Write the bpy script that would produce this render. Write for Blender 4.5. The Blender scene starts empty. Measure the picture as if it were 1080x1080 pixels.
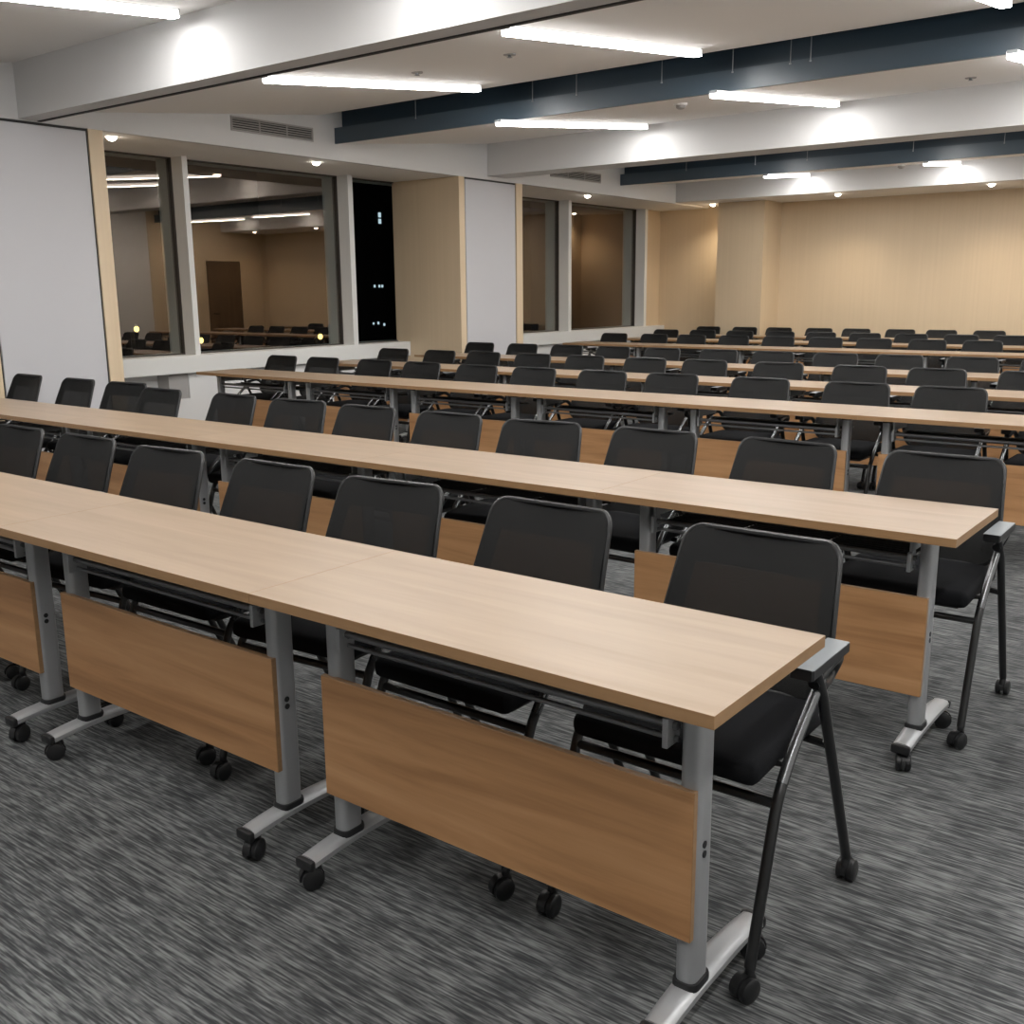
import bpy, bmesh, math, random
from mathutils import Vector, Matrix
random.seed(7)
S = bpy.context.scene
COL = S.collection
PI = math.pi

# ---------------------------------------------------------------- materials
def new_mat(name):
    m = bpy.data.materials.new(name); m.use_nodes = True
    nt = m.node_tree
    b = nt.nodes.get('Principled BSDF')
    return m, nt, b

def N(nt, typ, **kw):
    n = nt.nodes.new(typ)
    for k, v in kw.items():
        if k in n.inputs: n.inputs[k].default_value = v
        else: setattr(n, k, v)
    return n

def plain(name, col, rough=.5, metal=0., spec=.5, bump=0, bscale=200):
    m, nt, b = new_mat(name)
    b.inputs['Base Color'].default_value = (*col, 1)
    b.inputs['Roughness'].default_value = rough
    b.inputs['Metallic'].default_value = metal
    b.inputs['Specular IOR Level'].default_value = spec
    tc = N(nt, 'ShaderNodeTexCoord')
    nz = N(nt, 'ShaderNodeTexNoise'); nz.inputs['Scale'].default_value = bscale; nz.inputs['Detail'].default_value = 3
    nt.links.new(tc.outputs['Object'], nz.inputs['Vector'])
    mr = N(nt, 'ShaderNodeMapRange'); mr.inputs['To Min'].default_value = max(0, rough-.05); mr.inputs['To Max'].default_value = min(1, rough+.05)
    nt.links.new(nz.outputs['Fac'], mr.inputs['Value']); nt.links.new(mr.outputs['Result'], b.inputs['Roughness'])
    if bump:
        bp = N(nt, 'ShaderNodeBump'); bp.inputs['Strength'].default_value = bump; bp.inputs['Distance'].default_value = .002
        nt.links.new(nz.outputs['Fac'], bp.inputs['Height']); nt.links.new(bp.outputs['Normal'], b.inputs['Normal'])
    return m

def ramp(nt, stops):
    r = N(nt, 'ShaderNodeValToRGB')
    e = r.color_ramp.elements
    while len(e) < len(stops): e.new(.5)
    for i, (p, c) in enumerate(stops):
        e[i].position = p; e[i].color = (*c, 1)
    return r

def wood(name, c_lo, c_mid, c_hi, scale, rough=.42, coord='Object', detail=5, spec=.5):
    m, nt, b = new_mat(name)
    tc = N(nt, 'ShaderNodeTexCoord'); oi = N(nt, 'ShaderNodeObjectInfo')
    mul = N(nt, 'ShaderNodeVectorMath', operation='SCALE'); mul.inputs['Scale'].default_value = 37.
    cx = N(nt, 'ShaderNodeCombineXYZ')
    nt.links.new(oi.outputs['Random'], cx.inputs[0]); nt.links.new(oi.outputs['Random'], cx.inputs[1]); nt.links.new(oi.outputs['Random'], cx.inputs[2])
    nt.links.new(cx.outputs[0], mul.inputs[0])
    add = N(nt, 'ShaderNodeVectorMath', operation='ADD')
    nt.links.new(tc.outputs[coord], add.inputs[0]); nt.links.new(mul.outputs[0], add.inputs[1])
    mp = N(nt, 'ShaderNodeMapping'); mp.inputs['Scale'].default_value = scale
    nt.links.new(add.outputs[0], mp.inputs['Vector'])
    n1 = N(nt, 'ShaderNodeTexNoise'); n1.inputs['Scale'].default_value = 1; n1.inputs['Detail'].default_value = detail; n1.inputs['Roughness'].default_value = .6; n1.inputs['Distortion'].default_value = .4
    nt.links.new(mp.outputs[0], n1.inputs['Vector'])
    r = ramp(nt, [(.28, c_lo), (.5, c_mid), (.72, c_hi)])
    nt.links.new(n1.outputs['Fac'], r.inputs[0])
    nt.links.new(r.outputs[0], b.inputs['Base Color'])
    b.inputs['Roughness'].default_value = rough
    b.inputs['Specular IOR Level'].default_value = spec
    return m

M = {}
M['top'] = wood('tabletop_laminate', (.272, .196, .128), (.312, .229, .157), (.35, .26, .182), (1.3, 18, 18), .34)  # grain colours paled to carry the gloss sheen of the tops
M['edge'] = wood('edge_band', (.27, .155, .072), (.30, .175, .083), (.33, .195, .095), (2, 20, 60), .4)
M['panel'] = wood('panel_laminate', (.29, .140, .057), (.43, .228, .101), (.52, .295, .143), (1.1, 14, 17), .42)
M['wallwood'] = wood('wall_veneer', (.625, .495, .335), (.645, .515, .352), (.665, .53, .366), (30, 30, .4), .5)
M['silver'] = plain('brushed_aluminium', (.42, .43, .44), .44, .6)
M['black'] = plain('black_plastic', (.012, .0125, .0135), .38, 0, .5)
M['blacksteel'] = plain('black_steel', (.010, .0105, .011), .3, 0, .6)
M['gunmetal'] = plain('gunmetal_tube', (.20, .205, .21), .38, .6)
M['chrome'] = plain('dark_chrome', (.16, .165, .17), .25, .9)
M['grey'] = plain('grey_armrest', (.20, .215, .225), .42)
M['seat'] = plain('seat_fabric', (.0075, .008, .0095), .9, 0, .15, .4, 600)
M['white'] = plain('white_paint', (.74, .74, .735), .6, 0, .3)
M['frame'] = plain('window_frame_paint', (.70, .71, .70), .45)
M['ceil'] = plain('ceiling_paint', (.85, .835, .815), .85, 0, .2)
M['beam'] = plain('beam_paint', (.63, .63, .63), .75, 0, .25)
M['whitepanel'] = plain('grey_panel', (.52, .52, .54), .55, 0, .3)
M['navy'] = plain('navy_paint_lit', (.045, .072, .098), .36, 0, .6)  # slot navy lightened for the lip, lamplight put into the colour
M['plenum'] = plain('navy_paint_shaded', (.020, .042, .064), .45)  # same slot navy darkened, the recess shade is in the colour
M['navy2'] = plain('navy_duct', (.05, .08, .11), .5, .3)
M['dark'] = plain('dark_gap', (.03, .03, .03), .7)
M['steel'] = plain('galvanised_steel', (.25, .27, .29), .4, .8)
M['vent'] = plain('vent_paint', (.36, .35, .34), .6)
M['night'] = plain('night_tower', (.004, .004, .005), .8)
M['street'] = plain('street_metal', (.02, .02, .02), .6)
M['door'] = wood('door_wood', (.10, .06, .035), (.13, .08, .045), (.15, .09, .05), (20, 20, .7), .5)

def fabric_mesh():
    m, nt, b = new_mat('backrest_mesh_fabric')
    b.inputs['Base Color'].default_value = (.008, .0083, .0083, 1); b.inputs['Roughness'].default_value = .7
    b.inputs['Specular IOR Level'].default_value = .3
    tc = N(nt, 'ShaderNodeTexCoord')
    vo = N(nt, 'ShaderNodeTexVoronoi'); vo.inputs['Scale'].default_value = 420
    nt.links.new(tc.outputs['Object'], vo.inputs['Vector'])
    mr = N(nt, 'ShaderNodeMapRange'); mr.inputs['From Max'].default_value = .8
    mr.inputs['To Min'].default_value = .32; mr.inputs['To Max'].default_value = .10
    nt.links.new(vo.outputs['Distance'], mr.inputs['Value'])
    tr = N(nt, 'ShaderNodeBsdfTransparent'); mx = N(nt, 'ShaderNodeMixShader')
    nt.links.new(mr.outputs['Result'], mx.inputs[0]); nt.links.new(b.outputs[0], mx.inputs[1]); nt.links.new(tr.outputs[0], mx.inputs[2])
    nt.links.new(mx.outputs[0], nt.nodes['Material Output'].inputs['Surface'])
    return m
M['mesh'] = fabric_mesh()
M['band'] = plain('backrest_band_fabric', (.008, .0085, .0095), .8, 0, .25, .3, 500)

def glass(name, refl, tint, mulf=1.):
    m, nt, b = new_mat(name)
    tr = N(nt, 'ShaderNodeBsdfTransparent'); tr.inputs[0].default_value = (.75, .8, .8, 1)
    gl = N(nt, 'ShaderNodeBsdfGlossy'); gl.inputs['Roughness'].default_value = .006; gl.inputs[0].default_value = (*tint, 1)
    fr = N(nt, 'ShaderNodeFresnel'); fr.inputs['IOR'].default_value = 1.5
    mr = N(nt, 'ShaderNodeMath', operation='MULTIPLY_ADD'); mr.inputs[1].default_value = 1.0; mr.inputs[2].default_value = refl
    mr.use_clamp = True
    nt.links.new(fr.outputs[0], mr.inputs[0]); mr.inputs[1].default_value = mulf
    mx = N(nt, 'ShaderNodeMixShader')
    geo = N(nt, 'ShaderNodeNewGeometry')                # one coated face reflects, the back face only transmits
    inv = N(nt, 'ShaderNodeMath', operation='SUBTRACT'); inv.inputs[0].default_value = 1.; nt.links.new(geo.outputs['Backfacing'], inv.inputs[1])
    fin = N(nt, 'ShaderNodeMath', operation='MULTIPLY'); nt.links.new(mr.outputs[0], fin.inputs[0]); nt.links.new(inv.outputs[0], fin.inputs[1])
    nt.links.new(fin.outputs[0], mx.inputs[0]); nt.links.new(tr.outputs[0], mx.inputs[1]); nt.links.new(gl.outputs[0], mx.inputs[2])
    nt.links.new(mx.outputs[0], nt.nodes['Material Output'].inputs['Surface'])
    nt.nodes.remove(b)
    return m
M['glass'] = glass('window_glass', .13, (1., .86, .74))
M['glass_clear'] = glass('window_glass_clear', 0., (1., .95, .9), .05)

def emit(name, col, st):
    m, nt, b = new_mat(name)
    e = N(nt, 'ShaderNodeEmission'); e.inputs[0].default_value = (*col, 1); e.inputs[1].default_value = st
    nt.links.new(e.outputs[0], nt.nodes['Material Output'].inputs['Surface']); nt.nodes.remove(b)
    return m
LAMP = 46.
M['lamp'] = emit('lamp_diffuser', (1., .98, .955), LAMP)
M['lampside'] = emit('lamp_diffuser_side', (1., .98, .955), 2.2)
M['spot'] = emit('downlight_lens', (1., .92, .8), 22.)
M['yellow'] = emit('street_light_glow', (1., .62, .16), 4.)
M['pale'] = emit('lit_window_glow', (.75, .9, 1.), .7)

def carpet():
    m, nt, b = new_mat('carpet')
    tc = N(nt, 'ShaderNodeTexCoord')
    L = nt.links.new
    def noise(scale, sc=1, det=4, rough=.6, dist=0):
        mp = N(nt, 'ShaderNodeMapping'); mp.inputs['Scale'].default_value = scale
        L(tc.outputs['Object'], mp.inputs['Vector'])
        n = N(nt, 'ShaderNodeTexNoise'); n.inputs['Scale'].default_value = sc; n.inputs['Detail'].default_value = det
        n.inputs['Roughness'].default_value = rough; n.inputs['Distortion'].default_value = dist
        L(mp.outputs[0], n.inputs['Vector']); return n
    streak = noise((8, 108, 1), 1, 2, .6)
    streak2 = noise((16, 150, 1), 1, 2, .6)
    blot = noise((3.2, 11, 1), 1, 4, .7, .2)
    blot2 = noise((10, 2.6, 1), 1, 3, .65, .2)
    block = N(nt, 'ShaderNodeTexBrick'); block.offset = .5
    bm_ = N(nt, 'ShaderNodeMapping'); bm_.inputs['Scale'].default_value = (1, 1, 1)
    L(tc.outputs['Object'], bm_.inputs['Vector']); L(bm_.outputs[0], block.inputs['Vector'])
    block.inputs['Scale'].default_value = 2.0; block.inputs['Color1'].default_value = (.42, .42, .42, 1); block.inputs['Color2'].default_value = (.58, .58, .58, 1)
    block.inputs['Mortar'].default_value = (.4, .4, .4, 1); block.inputs['Mortar Size'].default_value = .004
    block.inputs['Brick Width'].default_value = .5; block.inputs['Row Height'].default_value = .5
    rib = N(nt, 'ShaderNodeTexWave', wave_type='BANDS', bands_direction='Y'); rib.inputs['Scale'].default_value = 40; rib.inputs['Distortion'].default_value = .6
    rib.inputs['Detail'].default_value = 1
    L(tc.outputs['Object'], rib.inputs['Vector'])
    def math_(op, a, c, d=None):
        n = N(nt, 'ShaderNodeMath', operation=op)
        for i, v in enumerate((a, c, d)):
            if v is None: continue
            if isinstance(v, (int, float)): n.inputs[i].default_value = v
            else: L(v, n.inputs[i])
        return n.outputs[0]
    s = math_('MULTIPLY_ADD', streak.outputs['Fac'], .90, 0.)
    s = math_('MULTIPLY_ADD', streak2.outputs['Fac'], .45, s)
    s = math_('MULTIPLY_ADD', blot.outputs['Fac'], .26, s)
    s = math_('MULTIPLY_ADD', blot2.outputs['Fac'], .22, s)
    s = math_('MULTIPLY_ADD', block.outputs['Color'], .14, s)
    s = math_('MULTIPLY_ADD', rib.outputs['Fac'], .07, s)
    r = ramp(nt, [(.68, (.038, .040, .042)), (.775, (.066, .069, .071)), (.835, (.104, .108, .109)), (.95, (.180, .186, .186))])
    sc_ = math_('MULTIPLY', s, .79)
    s = sc_
    L(s, r.inputs[0]); L(r.outputs[0], b.inputs['Base Color'])
    b.inputs['Roughness'].default_value = .95; b.inputs['Specular IOR Level'].default_value = .1
    bp = N(nt, 'ShaderNodeBump'); bp.inputs['Strength'].default_value = .35; bp.inputs['Distance'].default_value = .003
    L(s, bp.inputs['Height']); L(bp.outputs['Normal'], b.inputs['Normal'])
    return m
M['carpet'] = carpet()

# ---------------------------------------------------------------- mesh helpers
def link(name, bm, mats, parent=None, smooth=False, angle=None):
    me = bpy.data.meshes.new(name); bmesh.ops.recalc_face_normals(bm, faces=bm.faces)
    bm.to_mesh(me); bm.free()
    if not isinstance(mats, (list, tuple)): mats = [mats]
    for m in mats: me.materials.append(m)
    if smooth:
        for p in me.polygons: p.use_smooth = True
        me.set_sharp_from_angle(angle=angle or math.radians(40))
    o = bpy.data.objects.new(name, me); COL.objects.link(o)
    if parent: o.parent = parent
    return o

def box(bm, x0, x1, y0, y1, z0, z1, bev=0, seg=2):
    r = bmesh.ops.create_cube(bm, size=1)
    vs = r['verts']
    for v in vs:
        v.co = Vector(((x0+x1)/2+v.co.x*(x1-x0), (y0+y1)/2+v.co.y*(y1-y0), (z0+z1)/2+v.co.z*(z1-z0)))
    if bev:
        es = list({e for v in vs for e in v.link_edges})
        bmesh.ops.bevel(bm, geom=es, offset=bev, segments=seg, affect='EDGES', profile=.5)

def boxes(*bs, bev=0):
    bm = bmesh.new()
    for b in bs: box(bm, *b, bev=bev)
    return bm

def tube(bm, pts, r, n=10, closed=False, cap=True, sy=1.):
    pts = [Vector(p) for p in pts]; k = len(pts); rings = []
    prev = None
    for i in range(k):
        if closed: t = (pts[(i+1) % k]-pts[i-1]).normalized()
        else: t = (pts[min(i+1, k-1)]-pts[max(i-1, 0)]).normalized()
        if prev is None:
            a = Vector((1, 0, 0)) if abs(t.x) < .9 else Vector((0, 0, 1))
            u = (a - t*a.dot(t)).normalized()
        else: u = (prev - t*prev.dot(t)).normalized()
        prev = u; w = t.cross(u)
        rr = r[i] if isinstance(r, (list, tuple)) else r
        rings.append([bm.verts.new(pts[i] + (u*math.cos(2*PI*j/n) + w*sy*math.sin(2*PI*j/n))*rr) for j in range(n)])
    m = k if closed else k-1
    for i in range(m):
        A, B = rings[i], rings[(i+1) % k]
        for j in range(n): bm.faces.new((A[j], A[(j+1) % n], B[(j+1) % n], B[j]))
    if cap and not closed:
        bm.faces.new(rings[0][::-1]); bm.faces.new(rings[-1])

def loft(bm, secs, cap=True):
    rings = [[bm.verts.new(p) for p in s] for s in secs]
    n = len(rings[0])
    for A, B in zip(rings, rings[1:]):
        for j in range(n): bm.faces.new((A[j], A[(j+1) % n], B[(j+1) % n], B[j]))
    if cap: bm.faces.new(rings[0][::-1]); bm.faces.new(rings[-1])

def smooth_path(ctrl, n=6):
    P = [Vector(c) for c in ctrl]; out = []
    for i in range(len(P)-1):
        p0, p1, p2, p3 = P[max(i-1, 0)], P[i], P[i+1], P[min(i+2, len(P)-1)]
        for k in range(n):
            t = k/n
            out.append(.5*((2*p1)+(-p0+p2)*t+(2*p0-5*p1+4*p2-p3)*t*t+(-p0+3*p1-3*p2+p3)*t**3))
    out.append(P[-1]); return out

def cyl(bm, c, r, h, axis='z', n=16, r2=None):
    r2 = r if r2 is None else r2
    c = Vector(c); d = {'x': Vector((1, 0, 0)), 'y': Vector((0, 1, 0)), 'z': Vector((0, 0, 1))}[axis]
    tube(bm, [c-d*h/2, c+d*h/2], [r, r2], n)

def empty(name, loc, label, cat, group=None, rz=0):
    o = bpy.data.objects.new(name, None); COL.objects.link(o)
    o.location = loc; o.rotation_euler = (0, 0, rz); o.empty_display_size = .1
    return tag(o, label, cat, group)
def tag(o, label=None, cat=None, group=None, kind=None):
    if label: o['label'] = label
    if cat: o['category'] = cat
    if group: o['group'] = group
    if kind: o['kind'] = kind
    return o
def struct(name, bm, mats, label=None, smooth=False):
    o = link(name, bm, mats, None, smooth); o['kind'] = 'structure'
    if label: o['label'] = label
    return o
def dup(root, loc, rz, label, group):
    r = root.copy(); COL.objects.link(r); r.location = loc; r.rotation_euler = (0, 0, rz)
    r['label'] = label; r['group'] = group
    for ch in KIDS[root.name]:
        c = ch.copy(); COL.objects.link(c); c.parent = r
        for g in KIDS.get(ch.name, []):
            d = g.copy(); COL.objects.link(d); d.parent = c
    return r
KIDS = {}
def index_kids(root):
    for o in [root] + list(root.children): KIDS[o.name] = list(o.children)

# ---------------------------------------------------------------- the room
XB, XG, XR = -8.0, -9.07, 1.25      # column / bulkhead face, glass, right wall
YF, YB = -3.2, 16.0                 # front wall behind the camera, rear wall
SZ = 2.755                          # soffit height

struct('floor', boxes((-9.4, XR+.2, YF-.2, YB+.2, -.12, 0)), M['carpet'], 'grey streaked carpet tiles over the whole floor')

# sawtooth ceiling panels, open navy slots, beams
bm = bmesh.new()
def slope_panel(y0, z0, y1, z1, th=.03):
    loft(bm, [[(XB, y0, z0), (XB, y1, z1), (XB, y1, z1+th), (XB, y0, z0+th)], [(XR, y0, z0), (XR, y1, z1), (XR, y1, z1+th), (XR, y0, z0+th)]])
PAN = {'Y': (-1.05, 2.87, 1.62, 3.164), 'Z': (1.82, 2.915, 4.29, 3.165), 'A': (4.46, 2.837, 7.37, 3.164), 'B': (7.577, 2.915, 10.05, 3.166),
       'C': (10.42, 2.905, 12.90, 3.20), 'D': (13.10, 2.910, 14.75, 3.06)}
for v in PAN.values(): slope_panel(*v)
slope_panel(YF, 2.9, -1.05, 2.95)
# soffits beside the windows and along the rear wall
box(bm, -9.4, XB-.058, YF, YB+.1, SZ, SZ+.06)
box(bm, XB-.058, XR, 14.799, YB+.1, 2.776, 2.83)
struct('ceiling', bm, M['ceil'], 'beige sawtooth ceiling panels')
# bulkhead face above the windows, and rear soffit face
struct('trim_1', boxes((XB-.06, XB, YF, 14.75, SZ, 4.0)), M['beam'], 'white bulkhead face above the windows')
struct('trim_2', boxes((XB, XR, 14.75, 14.80, 2.775, 3.4)), M['beam'], 'white drop face above the rear wall')
struct('trim_3', boxes((XB, XR, 4.285, 4.46, 2.765, 3.9)), M['beam'], 'white beam crossing the room nearest the camera')
struct('trim_4', boxes((XB, XR, 10.04, 10.42, 2.80, 3.9)), M['beam'], 'white beam crossing the room farther back')
struct('trim_5', boxes((XB, XR, 4.435, 4.462, 2.757, 2.766)), M['dark'], 'dark partition track under the nearer beam')
# navy lips (lit tone) and plenums (shaded tone) over the slots
for i, (y, z) in enumerate(((1.82, 2.915), (7.577, 2.915), (13.10, 2.91))):
    struct('trim_%d' % (6+i), boxes((XB+.005, XR, y-.015, y+.012, z-.004, z+.148)), M['navy'], 'navy steel lip along the open ceiling slot')
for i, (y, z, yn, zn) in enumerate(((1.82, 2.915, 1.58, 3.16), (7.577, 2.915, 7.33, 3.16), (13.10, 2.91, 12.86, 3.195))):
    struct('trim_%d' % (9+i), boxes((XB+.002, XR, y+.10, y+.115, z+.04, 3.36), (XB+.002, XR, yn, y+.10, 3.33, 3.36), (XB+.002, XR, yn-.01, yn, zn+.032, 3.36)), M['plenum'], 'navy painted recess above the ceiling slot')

# right wall, rear wall, front wall
struct('wall_right', boxes((XR, XR+.15, YF, 12.9, 0, 4.0)), M['white'], 'white wall at the right')
struct('wall_right_rear', boxes((XR-.02, XR+.15, 12.9, YB, 0, 4.0)), M['wallwood'], 'wood veneer wall at the right rear')
struct('wall_front', boxes((-9.4, XR+.15, YF-.15, YF, 0, 4.0)), M['white'], 'white wall behind the camera')
struct('wall_rear', boxes((-9.4, XR+.15, YB, YB+.15, 0, 4.0)), M['wallwood'], 'light wood veneer rear wall')
d = struct('door_1', boxes((XR-.05, XR-.021, 14.3, 15.2, 0, 2.15)), M['door'], 'dark wood door in right wall')
bm = bmesh.new(); tube(bm, [(XR-.05, 14.4, 1.0), (XR-.1, 14.4, 1.0), (XR-.1, 14.52, 1.0)], .01, 8)
link('door_handle', bm, M['chrome'], d)
struct('column', boxes((-7.55, -6.77, 15.33, YB-.001, 0, 2.774)), M['wallwood'], 'wood clad pier projecting from the rear wall')

# window wall
struct('wall_left', boxes((-9.4, -8.92, 6.28, YB, 0, .66), (-9.4, -8.92, YF, 6.28, 0, .40), (-9.4, -9.12, YF, 6.28, .40, .66), (-9.4, -9.0, YF, 4.0, .66, SZ)), M['white'], 'white wall below the windows')
struct('trim_12', boxes((-9.4, -8.84, YF, YB, .66, .835), bev=.006), M['frame'], 'white deep window sill ledge')
struct('trim_13', boxes((-9.119, -8.93, 6.05, 6.279, .401, .659)), M['vent'], 'grey end panel of the low niche under the sill')
win = [(4.0, 6.35, 'glass'), (6.41, 8.56, 'glass'), (8.635, 9.75, 'glass_clear'), (10.6, 13.06, 'glass'), (13.14, 15.33, 'glass')]
mul = [(6.35, 6.41), (8.56, 8.635), (13.06, 13.14), (15.33, 15.41)]
for i, (a, b) in enumerate(mul):
    struct('trim_%d' % (14+i), boxes((-9.3, -8.87, a, b, .835, SZ)), M['frame'], 'white deep window mullion')
struct('trim_18', boxes((-9.3, -8.96, 15.41, YB, .835, SZ)), M['wallwood'], 'wood veneer return beside the last window')
for i, (a, b, g) in enumerate(win):
    f = .010
    w = struct('window_%d' % (i+1), boxes((XG-.05, XG+.025, a, a+f, .835, SZ), (XG-.05, XG+.025, b-f, b, .835, SZ), (XG-.05, XG+.025, a+f, b-f, .835, .835+f), (XG-.05, XG+.025, a+f, b-f, SZ-f, SZ)),
               plain('dark_sash', (.05, .045, .04), .5) if i == 0 else bpy.data.materials['dark_sash'], 'dark framed window')
    link('pane', boxes((XG-.008, XG, a+f, b-f, .835+f, SZ-f)), M[g], w)

def room_column(n, y0, y1):
    c = struct('wall_column_%d' % n if False else 'column', boxes((XG-.004, XB-.02, y0, y1, 0, SZ-.001)), M['wallwood'], 'wood clad column between windows, %s' % ('nearest the camera' if n == 1 else 'farther back'))
    for (a, b) in ((y0, y0+.10), (y1-.13, y1)):
        link('corner_post', boxes((XB-.021, XB, a, b, 0, SZ-.001)), M['wallwood'], c)
    link('shadow_gap', boxes((XB-.021, XB-.016, y0+.10, y1-.13, 0, SZ-.001)), M['dark'], c)
    link('white_panel', boxes((XB-.018, XB-.002, y0+.118, y1-.15, 0.02, SZ-.022), bev=.002), M['whitepanel'], c)
    return c
room_column(1, 3.84, 4.985)
room_column(2, 9.50, 10.74)

# ---------------------------------------------------------------- air grilles, detectors, lamps
def grille(y0, y1, z0, z1, label):
    t = empty('air_grille', (XB, (y0+y1)/2, z0), label, 'vent', 'bulkhead air grilles')
    h = (y1-y0)/2; H = z1-z0; f = .014
    link('frame', boxes((0, .014, -h, h, 0, f), (0, .014, -h, h, H-f, H), (0, .014, -h, -h+f, f, H-f), (0, .014, h-f, h, f, H-f),
                        (0, .012, -h/3-.006, -h/3+.006, f, H-f), (0, .012, h/3-.006, h/3+.006, f, H-f)), M['vent'], t)
    bm = bmesh.new()
    n = 5
    for k in range(n):
        z = f+(k+.5)*(H-2*f)/n
        loft(bm, [[(.001, y, z+.004), (.009, y, z-.006), (.009, y, z-.004), (.001, y, z+.006)] for y in (-h+f, h-f)])
    link('louvres', bm, M['vent'], t)
    link('backing', boxes((.0002, .001, -h+f, h-f, f, H-f)), M['dark'], t)
grille(6.28, 7.27, 2.90, 3.03, 'grey slotted air grille above the large left window')
grille(11.35, 12.56, 2.895, 3.02, 'grey slotted air grille above the far window, past the second column')

def ceil_z(p, y):
    y0, z0, y1, z1 = PAN[p]; return z0+(z1-z0)*(y-y0)/(y1-y0)
def make_lamp(L):
    t = empty('linear_ceiling_lamp', (0, 0, 0), 'x', 'ceiling light', 'linear ceiling lamps')
    w = .035
    bm = bmesh.new(); box(bm, -w+.006, w-.006, -L/2, L/2, -.006, .0)
    link('housing', bm, M['white'], t)
    bm = bmesh.new()
    prof = [(-w, -.006), (-w, -.044), (-w+.006, -.050), (w-.006, -.050), (w, -.044), (w, -.006)]
    loft(bm, [[(x, y, z) for x, z in prof] for y in (-L/2+.012, L/2-.012)])
    bm.normal_update()
    for f in bm.faces: f.material_index = 0 if sum(v.co.z for v in f.verts)/len(f.verts) < -.046 else 1
    link('diffuser', bm, [M['lamp'], M['lampside']], t)
    for s in (-1, 1):
        bm = bmesh.new(); box(bm, -w+.004, w-.004, s*(L/2-.004)-.006, s*(L/2-.004)+.006, -.020, .0, bev=.002)
        link('end_cap', bm, M['grey'], t)
    return t
lampspec = []
names_x = {-5.73: 'left', -3.69: 'middle', -1.64: 'right', .41: 'far right'}
where = {'Y': 'over the aisle behind the camera', 'Z': 'just before the nearest white beam', 'A': 'between the nearest white beam and first navy slot',
         'B': 'between the first navy slot and second white beam', 'C': 'hidden behind the second white beam', 'D': 'past the last navy slot near the rear wall'}
for p, ya, yb in (('Y', -.75, 1.5), ('Z', 1.98, 4.15), ('A', 4.79, 7.09), ('B', 7.33, 9.87), ('C', 10.62, 12.40), ('D', 13.22, 14.68)):
    for x in (-5.73, -3.69, -1.64, .41):
        xx = x-.12 if p == 'D' else x
        lampspec.append((p, xx, x, ya, yb))
protos = {}
for p, xx, x, ya, yb in lampspec:
    L = yb-ya; ym = (ya+yb)/2
    lab = '%s lit linear ceiling lamp %s' % (names_x[x], where[p])
    key = round(L, 3)
    if key not in protos:
        t = make_lamp(L); protos[key] = t; index_kids(t); t['label'] = lab
    else: t = dup(protos[key], (0, 0, 0), 0, lab, 'linear ceiling lamps')
    y0, z0, y1, z1 = PAN[p]
    t.location = (xx, ym, ceil_z(p, ym)-.002); t.rotation_euler = (math.atan2(z1-z0, y1-y0), 0, 0)

def make_downlight(x, y, z, label, power=16, size=1.9):
    t = empty('downlight', (x, y, z), label, 'ceiling light', 'round soffit downlights')
    bm = bmesh.new()
    ring = smooth_path([(.05, 0, -.001), (.052, 0, -.006), (.045, 0, -.009), (.038, 0, -.004)], 3)
    secs = [[(math.cos(a)*q.x, math.sin(a)*q.x, q.z) for q in ring] for a in [2*PI*k/24 for k in range(24)]]
    vs = [[bm.verts.new(v) for v in s] for s in secs]
    for i in range(24):
        A, B = vs[i], vs[(i+1) % 24]
        for j in range(len(ring)-1): bm.faces.new((A[j], A[j+1], B[j+1], B[j]))
    link('trim_ring', bm, M['white'], t, True)
    bm = bmesh.new(); tube(bm, [(0, 0, -.002), (0, 0, -.012), (0, 0, -.026), (0, 0, -.034)], [.043, .041, .030, .012], 24)
    link('lens', bm, M['spot'], t)
    l = bpy.data.lights.new('downlight_beam', 'SPOT'); l.energy = power; l.spot_size = size; l.spot_blend = .8; l.color = (1, .84, .64); l.shadow_soft_size = .04
    lo = bpy.data.objects.new('downlight_beam', l); COL.objects.link(lo); lo.parent = t; lo.location = (0, 0, -.045)
    return t
for y, nm in ((5.22, 'above the first window beside the near column'), (7.53, 'between the large window and the dark window'), (12.62, 'above the far windows past the second column')):
    make_downlight(-8.25, y, SZ, 'small bright round downlight in the soffit ' + nm, 14)
for x, nm in ((-7.73, 'before the pier at the rear left corner'), (-5.55, 'right of the pier before the rear wall'), (-3.48, 'at the right of the rear soffit'), (-1.5, 'in rear soffit, off to the right'), (.5, 'in rear soffit by the right wall')):
    make_downlight(x, 15.5 if x < -7 else 15.1, 2.776, 'small bright round downlight ' + nm, 31, 2.3)
for y, nm in ((11.7, 'before'), (13.2, 'after')):
    make_downlight(XR-.45, y, ceil_z('C' if y < 13 else 'D', y)-.004, 'round downlight by the right wall, %s the wood veneer' % nm, 14)

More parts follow.
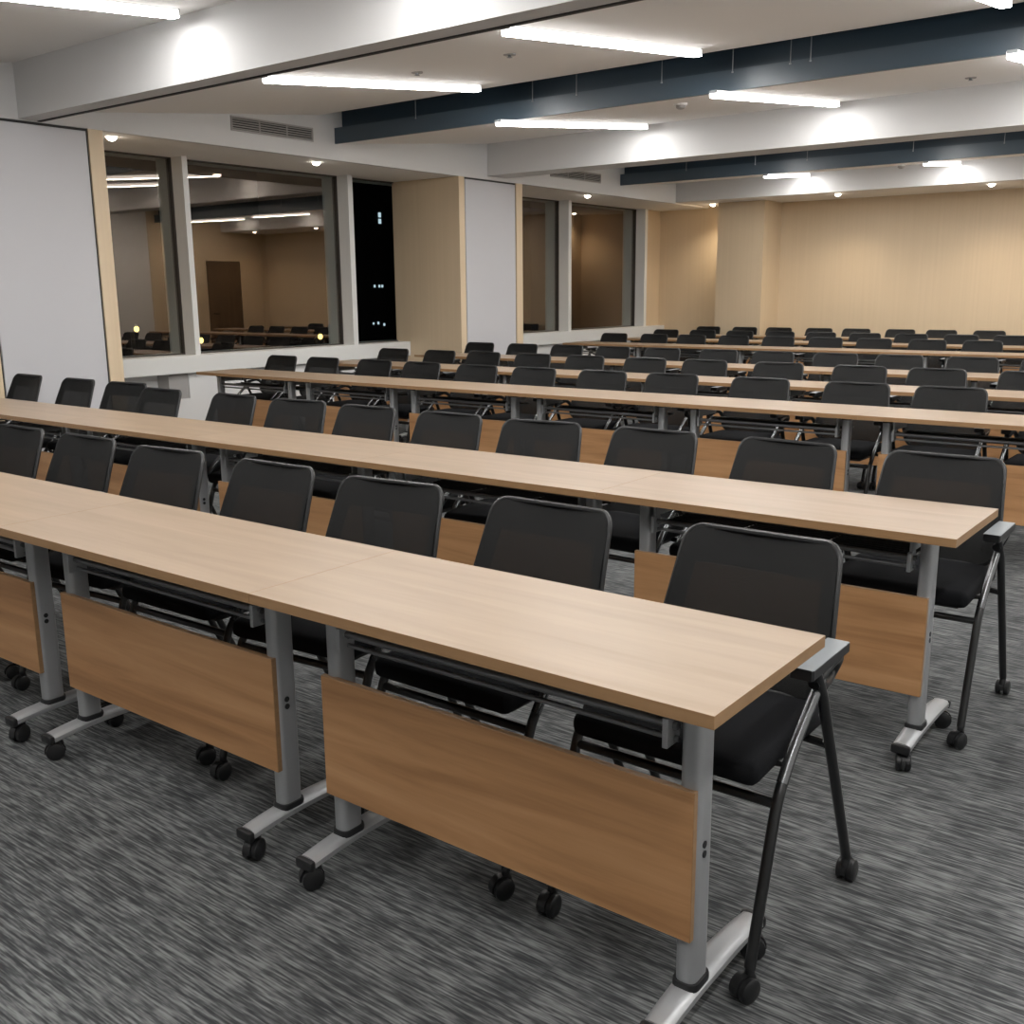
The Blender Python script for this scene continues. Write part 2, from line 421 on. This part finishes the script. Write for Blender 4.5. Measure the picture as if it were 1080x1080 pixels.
def detector(x, y, p, label):
    z = ceil_z(p, y)
    t = empty('smoke_detector', (x, y, z), label, 'smoke detector', 'ceiling smoke detectors')
    bm = bmesh.new(); cyl(bm, (0, 0, -.008), .055, .02, 'z', 24, .055)
    link('base', bm, M['white'], t, True)
    bm = bmesh.new(); tube(bm, [(0, 0, -.018), (0, 0, -.035), (0, 0, -.047)], [.042, .040, .022], 20)
    link('sensor_dome', bm, M['vent'], t, True)
detector(-4.35, 8.07, 'B', 'small round smoke detector on the panel beyond the first navy slot')
detector(-4.37, 14.1, 'D', 'small round smoke detector on the last panel by the rear wall')
def sprinkler(x, y, p, label):
    z = ceil_z(p, y)
    t = empty('sprinkler', (x, y, z), label, 'sprinkler', 'flush ceiling sprinklers')
    bm = bmesh.new(); cyl(bm, (0, 0, -.003), .042, .008, 'z', 24, .042)
    link('cover_plate', bm, M['vent'], t, True)
    bm = bmesh.new(); tube(bm, [(0, 0, -.006), (0, 0, -.02), (0, 0, -.022)], [.012, .012, .02], 14)
    link('sprinkler_head', bm, M['steel'], t)
sprinkler(-4.42, 5.8, 'A', 'round flush sprinkler beside the near end of the middle ceiling lamp')
sprinkler(-5.3, 5.85, 'A', 'round flush sprinkler behind the left ceiling lamp')
sprinkler(-2.32, 9.09, 'B', 'round flush sprinkler before the second white beam at the right')

# hangers and ducts in the slots
k = 0
for (yy, zz, xs) in ((7.47, 2.98, (-6.8, -5.45, -5.0, -4.2, -3.6, -3.15, -3.0, -1.2, -.3)), (13.0, 2.98, (-6.9, -5.9, -5.2, -3.9, -2.9))):
    for x in xs:
        bm = bmesh.new(); tube(bm, [(0, 0, 0), (0, 0, .31)], .004, 8)
        cyl(bm, (0, 0, .004), .008, .008)
        o = link('hanger_rod', bm, M['steel']); o.location = (x, yy, zz+.04)
        tag(o, 'thin steel hanger rod in the %s navy ceiling slot' % ('first' if yy < 10 else 'last'), 'hanger rod', 'hanger rods in the %s navy ceiling slot' % ('first' if yy < 10 else 'last'))
# ---------------------------------------------------------------- training table (front faces -y)
def rrect(w, h, r, n=4):
    out = []
    for cx, cy, a0 in ((w-r, h-r, 0), (-w+r, h-r, 90), (-w+r, -h+r, 180), (w-r, -h+r, 270)):
        for k in range(n+1):
            a = math.radians(a0+90*k/n); out.append((cx+r*math.cos(a), cy+r*math.sin(a)))
    return out
def caster(name, parent, x, y, ang, top=.075, r=.028):
    bm = bmesh.new()
    ca, sa = math.cos(ang), math.sin(ang)
    tmp = bmesh.new()
    for s in (-1, 1):
        tube(tmp, [(s*.006, .012, r), (s*.0075, .012, r), (s*.019, .012, r), (s*.022, .012, r)], [r*.9, r, r, r*.82], 18)
    # hood over the wheels and stem
    hood = []
    for k in range(9):
        a = math.radians(-10+k*200/8)
        hood.append([(-.006, .012+math.cos(a)*(r+.004), r+math.sin(a)*(r+.004)), (.006, .012+math.cos(a)*(r+.004), r+math.sin(a)*(r+.004)),
                     (.006, .012+math.cos(a)*(r-.012), r+math.sin(a)*(r-.012)), (-.006, .012+math.cos(a)*(r-.012), r+math.sin(a)*(r-.012))])
    loft(tmp, hood)
    tube(tmp, [(0, -.006, r), (0, -.004, r+.02), (0, 0, r+.030), (0, 0, top)], [.008, .012, .011, .010], 12)
    for v in tmp.verts: v.co = Vector((x+v.co.x*ca-v.co.y*sa, y+v.co.x*sa+v.co.y*ca, v.co.z))
    me = bpy.data.meshes.new(name); tmp.to_mesh(me); tmp.free(); bm.free()
    bm = bmesh.new(); bm.from_mesh(me); bpy.data.meshes.remove(me)
    return link(name, bm, M['black'], parent, True)

LX, LY = .485, -.075
def make_table():
    t = empty('training_table', (0, 0, 0), 'x', 'table')
    bm = bmesh.new(); box(bm, -.5995, .5995, -.25, .25, .725, .75)
    bmesh.ops.bevel(bm, geom=list(bm.edges), offset=.0003, segments=1, affect='EDGES')
    bm.normal_update()
    for f in bm.faces: f.material_index = 0 if abs(f.normal.z) > .9 else 1
    link('tabletop', bm, [M['top'], M['edge']], t)
    bm = bmesh.new(); box(bm, -.514, .502, -.118, -.102, .21, .525, bev=.0012, seg=1)
    bm.normal_update()
    for f in bm.faces: f.material_index = 0 if abs(f.normal.y) > .9 else 1
    link('modesty_panel', bm, [M['panel'], M['edge']], t)
    for s in (-1, 1):
        prof = rrect(.022, .033, .016)
        bm = bmesh.new(); loft(bm, [[(s*LX+a, LY+b, z) for a, b in prof] for z in (.108, .70)])
        leg = link('leg', bm, M['silver'], t, True)
        p2 = rrect(.027, .038, .019)
        p3 = rrect(.028, .039, .019)
        bm = bmesh.new(); loft(bm, [[(s*LX+a, LY+b, z) for a, b in q] for z, q in ((.098, p3), (.108, p3), (.113, p2))])
        link('collar', bm, M['black'], leg, True)
        bm = bmesh.new()
        for z in (.385, .405): cyl(bm, (s*(LX+.0225), LY-.005, z), .0075, .003, 'x', 14)
        link('screw_caps', bm, M['black'], leg)
        bm = bmesh.new(); loft(bm, [[(s*LX+a, LY+b, z) for a, b in p2] for z in (.70, .7249)])
        link('top_socket', bm, M['black'], leg, True)
        # arched foot
        secs = []
        for k in range(15):
            q = -1+2*k/14; y = q*.215
            zc = .092-.016*q*q; ww = .031-.004*abs(q); hh = .014
            pr = [(-ww, -hh*.6), (-ww*.7, -hh), (ww*.7, -hh), (ww, -hh*.6), (ww, hh*.3), (ww*.75, hh*.85), (ww*.35, hh), (-ww*.35, hh), (-ww*.75, hh*.85), (-ww, hh*.3)]
            secs.append([(s*LX+a, y, zc+b) for a, b in pr])
        bm = bmesh.new(); loft(bm, secs)
        foot = link('foot', bm, M['silver'], t, True)
        for e in (-1, 1):
            bm = bmesh.new(); box(bm, s*LX-.029, s*LX+.029, min(e*.213, e*.231), max(e*.213, e*.231), .060, .088, bev=.006)
            link('end_cap', bm, M['black'], foot, True)
            caster('caster', foot, s*LX, e*.19, random.uniform(-1.2, 1.2)+(PI if e < 0 else 0), .066)
        bm = bmesh.new()
        box(bm, s*(LX-.045)-.006, s*(LX-.045)+.006, -.125, -.075, .600, .66, bev=.002); box(bm, s*(LX-.045)-.004, s*(LX-.045)+.004, -.11, .12, .66, .724)
        link('tilt_bracket', bm, M['silver'], t)
    bm = bmesh.new()
    for (y, z, r) in ((.03, .708, .010),): tube(bm, [(-LX+.02, y, z), (LX-.02, y, z)], r, 12, sy=1.3)
    link('crossbar', bm, M['blacksteel'], t, True)
    bm = bmesh.new()
    for y, z, rr_ in ((-.10, .641, .0085), (-.095, .612, .006), (.125, .634, .0055)): tube(bm, [(-LX+.03, y, z), (LX-.03, y, z)], rr_, 10)
    bk = link('basket', bm, M['gunmetal'], t, True)
    bm = bmesh.new()
    for k in range(8): tube(bm, [(-.43, -.075+k*.026, .630), (.43, -.075+k*.026, .630)], .0038, 6)
    for x in (-.43, -.15, .15, .43): tube(bm, [(x, -.10, .634), (x, .125, .626)], .004, 6)
    link('basket_rods', bm, M['blacksteel'], bk, True)
    bm = bmesh.new()
    for x in (-.3, 0, .3):
        box(bm, x-.02, x+.02, .01, .05, .705, .7245)
    link('beam_clamps', bm, M['black'], t)
    return t

# ---------------------------------------------------------------- training chair (faces -y)
def back_outline():
    zb, zt, wb, wt = .492, .848, .226, .203
    pts = []
    def arc(cx, cz, r, a0, a1, n=7):
        for k in range(n+1):
            a = math.radians(a0+(a1-a0)*k/n); pts.append((cx+r*math.cos(a), cz+r*math.sin(a)))
    rt, rb = .042, .075
    arc(wt-rt, zt-rt, rt, 4, 90); arc(-wt+rt, zt-rt, rt, 90, 176)
    arc(-wb+rb, zb+rb, rb, 184, 262); arc(wb-rb, zb+rb, rb, 278, 356)
    return pts, zb, zt
def back_y(x, z):
    s = (z-.535)/.313
    return .150+.115*s-.035*s*(1-s)+.03*(1-(x/.23)**2)
def make_chair():
    t = empty('training_chair', (0, 0, 0), 'x', 'chair')
    bm = bmesh.new(); box(bm, -.228, .228, -.235, .158, .445, .500, bev=.022, seg=3)
    bmesh.ops.subdivide_edges(bm, edges=[e for e in bm.edges if e.calc_length() > .2], cuts=4, use_grid_fill=True)
    for v in bm.verts:
        if v.co.z > .48: v.co.z += .010*(1-(v.co.x/.228)**2)*(1-((v.co.y+.04)/.2)**2)
        if v.co.y < -.15: v.co.z -= .9*(v.co.y+.15)**2
    link('seat', bm, M['seat'], t, True, math.radians(60))
    bm = bmesh.new(); box(bm, -.19, .19, -.17, .13, .420, .446, bev=.008)
    link('seat_shell', bm, M['black'], t, True)
    out, zb, zt = back_outline()
    bm = bmesh.new(); tube(bm, [(x, back_y(x, z), z) for x, z in out], .0078, 8, closed=True)
    back = link('backrest', bm, M['black'], t, True)
    def half_w(z):
        best = .01
        n = len(out)
        for i in range(n):
            (x0, z0), (x1, z1) = out[i], out[(i+1) % n]
            if (z0-z)*(z1-z) <= 0 and abs(z1-z0) > 1e-9: best = max(best, x0+(x1-x0)*(z-z0)/(z1-z0))
        return best
    def sheet(z0, z1, off, th, rows=14, inset=.004):
        bm = bmesh.new(); g = []
        for i in range(rows+1):
            q = .5-.5*math.cos(PI*i/rows); z = z0+(z1-z0)*q; w = max(half_w(z)-inset, .01)
            g.append([[bm.verts.new((w*(-1+2*j/10), back_y(w*(-1+2*j/10), z)+off+d, z)) for j in range(11)] for d in (0, th)])
        for A, B in zip(g, g[1:]):
            for j in range(10):
                bm.faces.new((A[0][j], A[0][j+1], B[0][j+1], B[0][j])); bm.faces.new((A[1][j], B[1][j], B[1][j+1], A[1][j+1]))
            for j in (0, 10): bm.faces.new((A[0][j], B[0][j], B[1][j], A[1][j]))
        for R in (g[0], g[-1]):
            for j in range(10): bm.faces.new((R[0][j], R[1][j], R[1][j+1], R[0][j+1]))
        return bm
    link('mesh_fabric', sheet(zb+.001, zt+.002, -.0085, .0016, 16, .001), M['mesh'], back, True)
    link('top_band', sheet(zt-.085, zt-.004, -.003, .003, 8), M['band'], back, True)
    for s in (-1, 1):
        bm = bmesh.new()
        pts = [(s*(.221-.022*q), back_y(.2, .54+.26*q)+.003, .535+.26*q) for q in (0, .5, 1)]
        for A, B in zip(pts, pts[1:]):
            loft(bm, [[(p[0]-s*.036, p[1]+.006, p[2]), (p[0], p[1], p[2]), (p[0], p[1]+.004, p[2]), (p[0]-s*.036, p[1]+.010, p[2])] for p in (A, B)])
        link('side_band', bm, M['band'], back)
    for s in (-1, 1):
        x = s*.250
        path = smooth_path([(x, -.275, .068), (x, -.235, .20), (x, -.180, .375), (x, -.150, .430), (x, -.085, .500), (x, .045, .600)], 5)
        bm = bmesh.new(); tube(bm, path[:16], .0125, 10)
        leg = link('front_leg', bm, M['blacksteel'], t, True)
        bm = bmesh.new(); tube(bm, path[15:], .0128, 10)
        link('leg_tube_upper', bm, M['chrome'], leg, True)
        caster('caster', leg, x, -.275, random.uniform(-.4, .4)+PI, .072, .027)
        xr = s*.260
        bm = bmesh.new(); tube(bm, [(xr-s*.006, .0, .630), (xr, .03, .57), (xr, .265, .068)], .0125, 10)
        leg = link('rear_leg', bm, M['blacksteel'], t, True)
        caster('caster', leg, xr, .265, random.uniform(-.4, .4), .072, .027)
        # armrest pad
        prof = rrect(.027, .0125, .003, 3)
        bm = bmesh.new()
        secs = []
        for y, k, dz in ((-.068, .86, 0), (-.062, 1, 0), (.0, 1, .001), (.10, 1, .002), (.152, .98, .002), (.158, .80, .002)):
            secs.append([(s*.246+a*k, y, .645+dz+b*(.7 if k < .85 else 1)) for a, b in prof])
        loft(bm, secs); bm.normal_update(); bmesh.ops.recalc_face_normals(bm, faces=bm.faces)
        for f in bm.faces: f.material_index = 0 if f.normal.z > .5 else 1
        link('armrest', bm, [M['grey'], M['black']], t)
        # curved support joining armrest, legs and back
        bm = bmesh.new()
        tube(bm, smooth_path([(x, .0, .60), (x, .06, .615), (x, .135, .625), (x-s*.012, .175, .60), (x-s*.024, .165, .565), (x-s*.012, .10, .570), (x, .04, .597)], 5), .013, 10)
        link('back_hinge', bm, M['blacksteel'], t, True)
        bm = bmesh.new(); tube(bm, [(xr, .098, .425), (s*.15, .098, .432)], .010, 8)
        tube(bm, [(x, -.12, .462), (s*.2, -.12, .456)], .009, 8)
        link('side_bar', bm, M['blacksteel'], t, True)
    bm = bmesh.new(); tube(bm, [(-.25, -.172, .392), (.25, -.172, .392)], .011, 10)
    link('front_crossbar', bm, M['blacksteel'], t, True)
    return t

# ---------------------------------------------------------------- rows
table0 = make_table(); chair0 = make_chair(); index_kids(table0); index_kids(chair0)
ORD = ['', 'first', 'second', 'third', 'fourth', 'fifth', 'sixth', 'seventh', 'eighth', 'ninth', 'tenth', 'eleventh', 'twelfth']
rows = [1.45, 2.952, 5.637, 7.084, 8.535, 11.48, 12.95, 14.38]
RX = -.69
reg = [-.99-.6*k for k in range(12)]
seats = {
 1: [-.996, -1.62, -2.235, -2.815, -3.43, -4.03, -4.60],
 2: [-.955, -1.555, -2.150, -2.72, -3.29, -3.86, -4.415, -4.99, -5.69, -6.31, -6.90, -7.62],
 3: [-7.70, -7.15, -6.47, -5.91, -5.28, -4.68, -4.05, -3.46, -2.85, -2.24, -1.62, -1.0][::-1],
 4: [-7.62, -6.97, -6.37, -5.79, -5.17, -4.54, -3.93, -3.32, -2.66, -2.08, -1.5][::-1],
 5: [-7.62, -6.99, -6.35, -5.81, -5.2, -4.58, -3.99, -3.38, -2.80, -2.2, -1.6][::-1],
 6: [-7.58, -6.96, -6.38, -5.80, -5.18, -4.58, -4.00, -3.38, -2.78][::-1],
 7: [-7.58, -6.98, -6.36, -5.78, -5.20, -4.60, -3.98, -3.38, -2.80][::-1],
 8: [-7.55, -6.87, -6.34, -5.72, -5.13, -4.56, -3.95, -3.37][::-1],
}
ntab = {1: 4, 2: 6, 3: 6, 4: 6, 5: 6, 6: 6, 7: 6, 8: 6}
rowname = {1: 'front row', 2: 'second row', 3: 'third row', 4: 'fourth row', 5: 'fifth row', 6: 'sixth row', 7: 'seventh row', 8: 'rearmost row'}
first_t = first_c = True
for r, yf in enumerate(rows, 1):
    n = ntab[r]
    for k in range(n):
        x = RX-.6-1.2*k
        if r <= 2: w = 'at the aisle end of the %s' % rowname[r] if k == 0 else '%s from the aisle end of the %s' % (ORD[k+1], rowname[r])
        else:
            j = n-k; w = 'at the window end of the %s' % rowname[r] if j == 1 else '%s from the window end of the %s' % (ORD[j], rowname[r])
        lab = 'light wood folding training table ' + w; g = 'training tables in the ' + rowname[r]
        loc = (x, yf+.25, 0)
        if first_t: table0.location = loc; table0['label'] = lab; table0['group'] = g; first_t = False
        else: dup(table0, loc, 0, lab, g)
    m = len(seats[r])
    for k, x in enumerate(seats[r]):
        if r <= 2: w = 'at the aisle end of the %s' % rowname[r] if k == 0 else '%s from the aisle end of the %s' % (ORD[k+1], rowname[r])
        else:
            j = m-k; w = 'at the window end of the %s' % rowname[r] if j == 1 else '%s from the window end of the %s' % (ORD[j], rowname[r])
        lab = 'black mesh-back training chair ' + w; g = 'training chairs in the ' + rowname[r]
        dy, rz = (0, 0) if k == 0 and r <= 2 else (random.uniform(-.012, .02), random.uniform(-.03, .03))
        if r == 8: dy = -.03
        if r == 2 and k >= 9: dy += .13
        # swing the chair a little about its back where a front castor would meet a table foot
        need = 0
        for q in range(n):
            for e in (-1, 1):
                fx = RX-.6-1.2*q+e*LX
                for sg in (-1, 1):
                    lx = x+sg*.25; gap = .066-abs(lx-fx)
                    if gap > 0: need = gap if lx >= fx else -gap
        if need and r > 2: x += need; rz = 0
        elif need: rz = max(-.12, min(.12, need/.5)); x = x+rz*.22
        if r > 2:
            if k and lastx-x < .57: x = lastx-.57
            lastx = x
        loc = (x, yf+.593+dy, 0)
        if first_c: chair0.location = loc; chair0['label'] = lab; chair0['group'] = g; first_c = False
        else: dup(chair0, loc, rz, lab, g)

# ---------------------------------------------------------------- night outside
def street_lamp(x, y, z, label):
    t = empty('street_lamp', (x, y, -6), label, 'street lamp', 'street lamps outside')
    bm = bmesh.new(); tube(bm, [(0, 0, 0), (0, 0, z+6-.1), (.2, 0, z+6+.1)], [.08, .05, .04], 8); link('pole', bm, M['street'], t)
    bm = bmesh.new(); bmesh.ops.create_icosphere(bm, subdivisions=2, radius=.065)
    for v in bm.verts: v.co = Vector((v.co.x+.2, v.co.y, v.co.z*1.2+z+6))
    link('lamp_head', bm, M['yellow'], t, True)
street_lamp(-22.66-.2, 16.41, .257, 'warm yellow street lamp seen at lower left of the large window')
street_lamp(-20.70-.2, 18.75, .30, 'warm yellow street lamp seen at lower right of the large window')
street_lamp(-23.54-.2, 15.13, .578, 'warm yellow street lamp seen through the first window')
t = empty('tower_block', (-26, 24, -6), 'dark tower block with a few lit windows outside', 'building')
link('wall', boxes((-4, 4, -6, 6, 0, 16)), M['night'], t)
rr = random.Random(3)
fR = None
def tower_pt(u, z): return None
for (y, z, s) in ((-1.54, 9.60, .09), (-1.54, 9.42, .09), (-1.85, 7.58, .05), (-1.65, 7.58, .05), (-1.53, 7.58, .05), (-1.75, 6.5, .05), (-1.5, 6.45, .05), (-1.95, 6.5, .04)):
    link('lit_window', boxes((4.0, 4.03, y-s/2, y+s/2, z, z+s*1.5)), M['pale'], t)
struct('ground', boxes((-80, -12, -40, 80, -6.2, -6)), M['night'], 'dark ground outside')

# ---------------------------------------------------------------- world, camera, view
w = bpy.data.worlds.new('night'); S.world = w; w.use_nodes = True
bg = w.node_tree.nodes['Background']; bg.inputs[0].default_value = (.05, .07, .1, 1); bg.inputs[1].default_value = .02

f, pitch, yaw, roll, h = 1073.259, 0.2137752, 0.6525811, 0.0087619, 1.44
fw = Vector((-math.sin(yaw)*math.cos(pitch), math.cos(yaw)*math.cos(pitch), -math.sin(pitch)))
r = fw.cross(Vector((0, 0, 1))).normalized(); dn = fw.cross(r)
r2 = r*math.cos(roll)+dn*math.sin(roll); d2 = -r*math.sin(roll)+dn*math.cos(roll)
cam = bpy.data.cameras.new('camera'); co = bpy.data.objects.new('camera', cam); COL.objects.link(co)
m = Matrix((( r2.x, -d2.x, -fw.x, 0), (r2.y, -d2.y, -fw.y, 0), (r2.z, -d2.z, -fw.z, h), (0, 0, 0, 1)))
co.matrix_world = m
cam.sensor_width = 36; cam.sensor_fit = 'HORIZONTAL'; cam.lens = f*36/1080; cam.clip_start = .05; cam.clip_end = 300
S.camera = co
vs = S.view_settings
vs.view_transform = 'Standard'; vs.look = 'None'; vs.gamma = 1; vs.exposure = 0.6; vs.use_curve_mapping = False
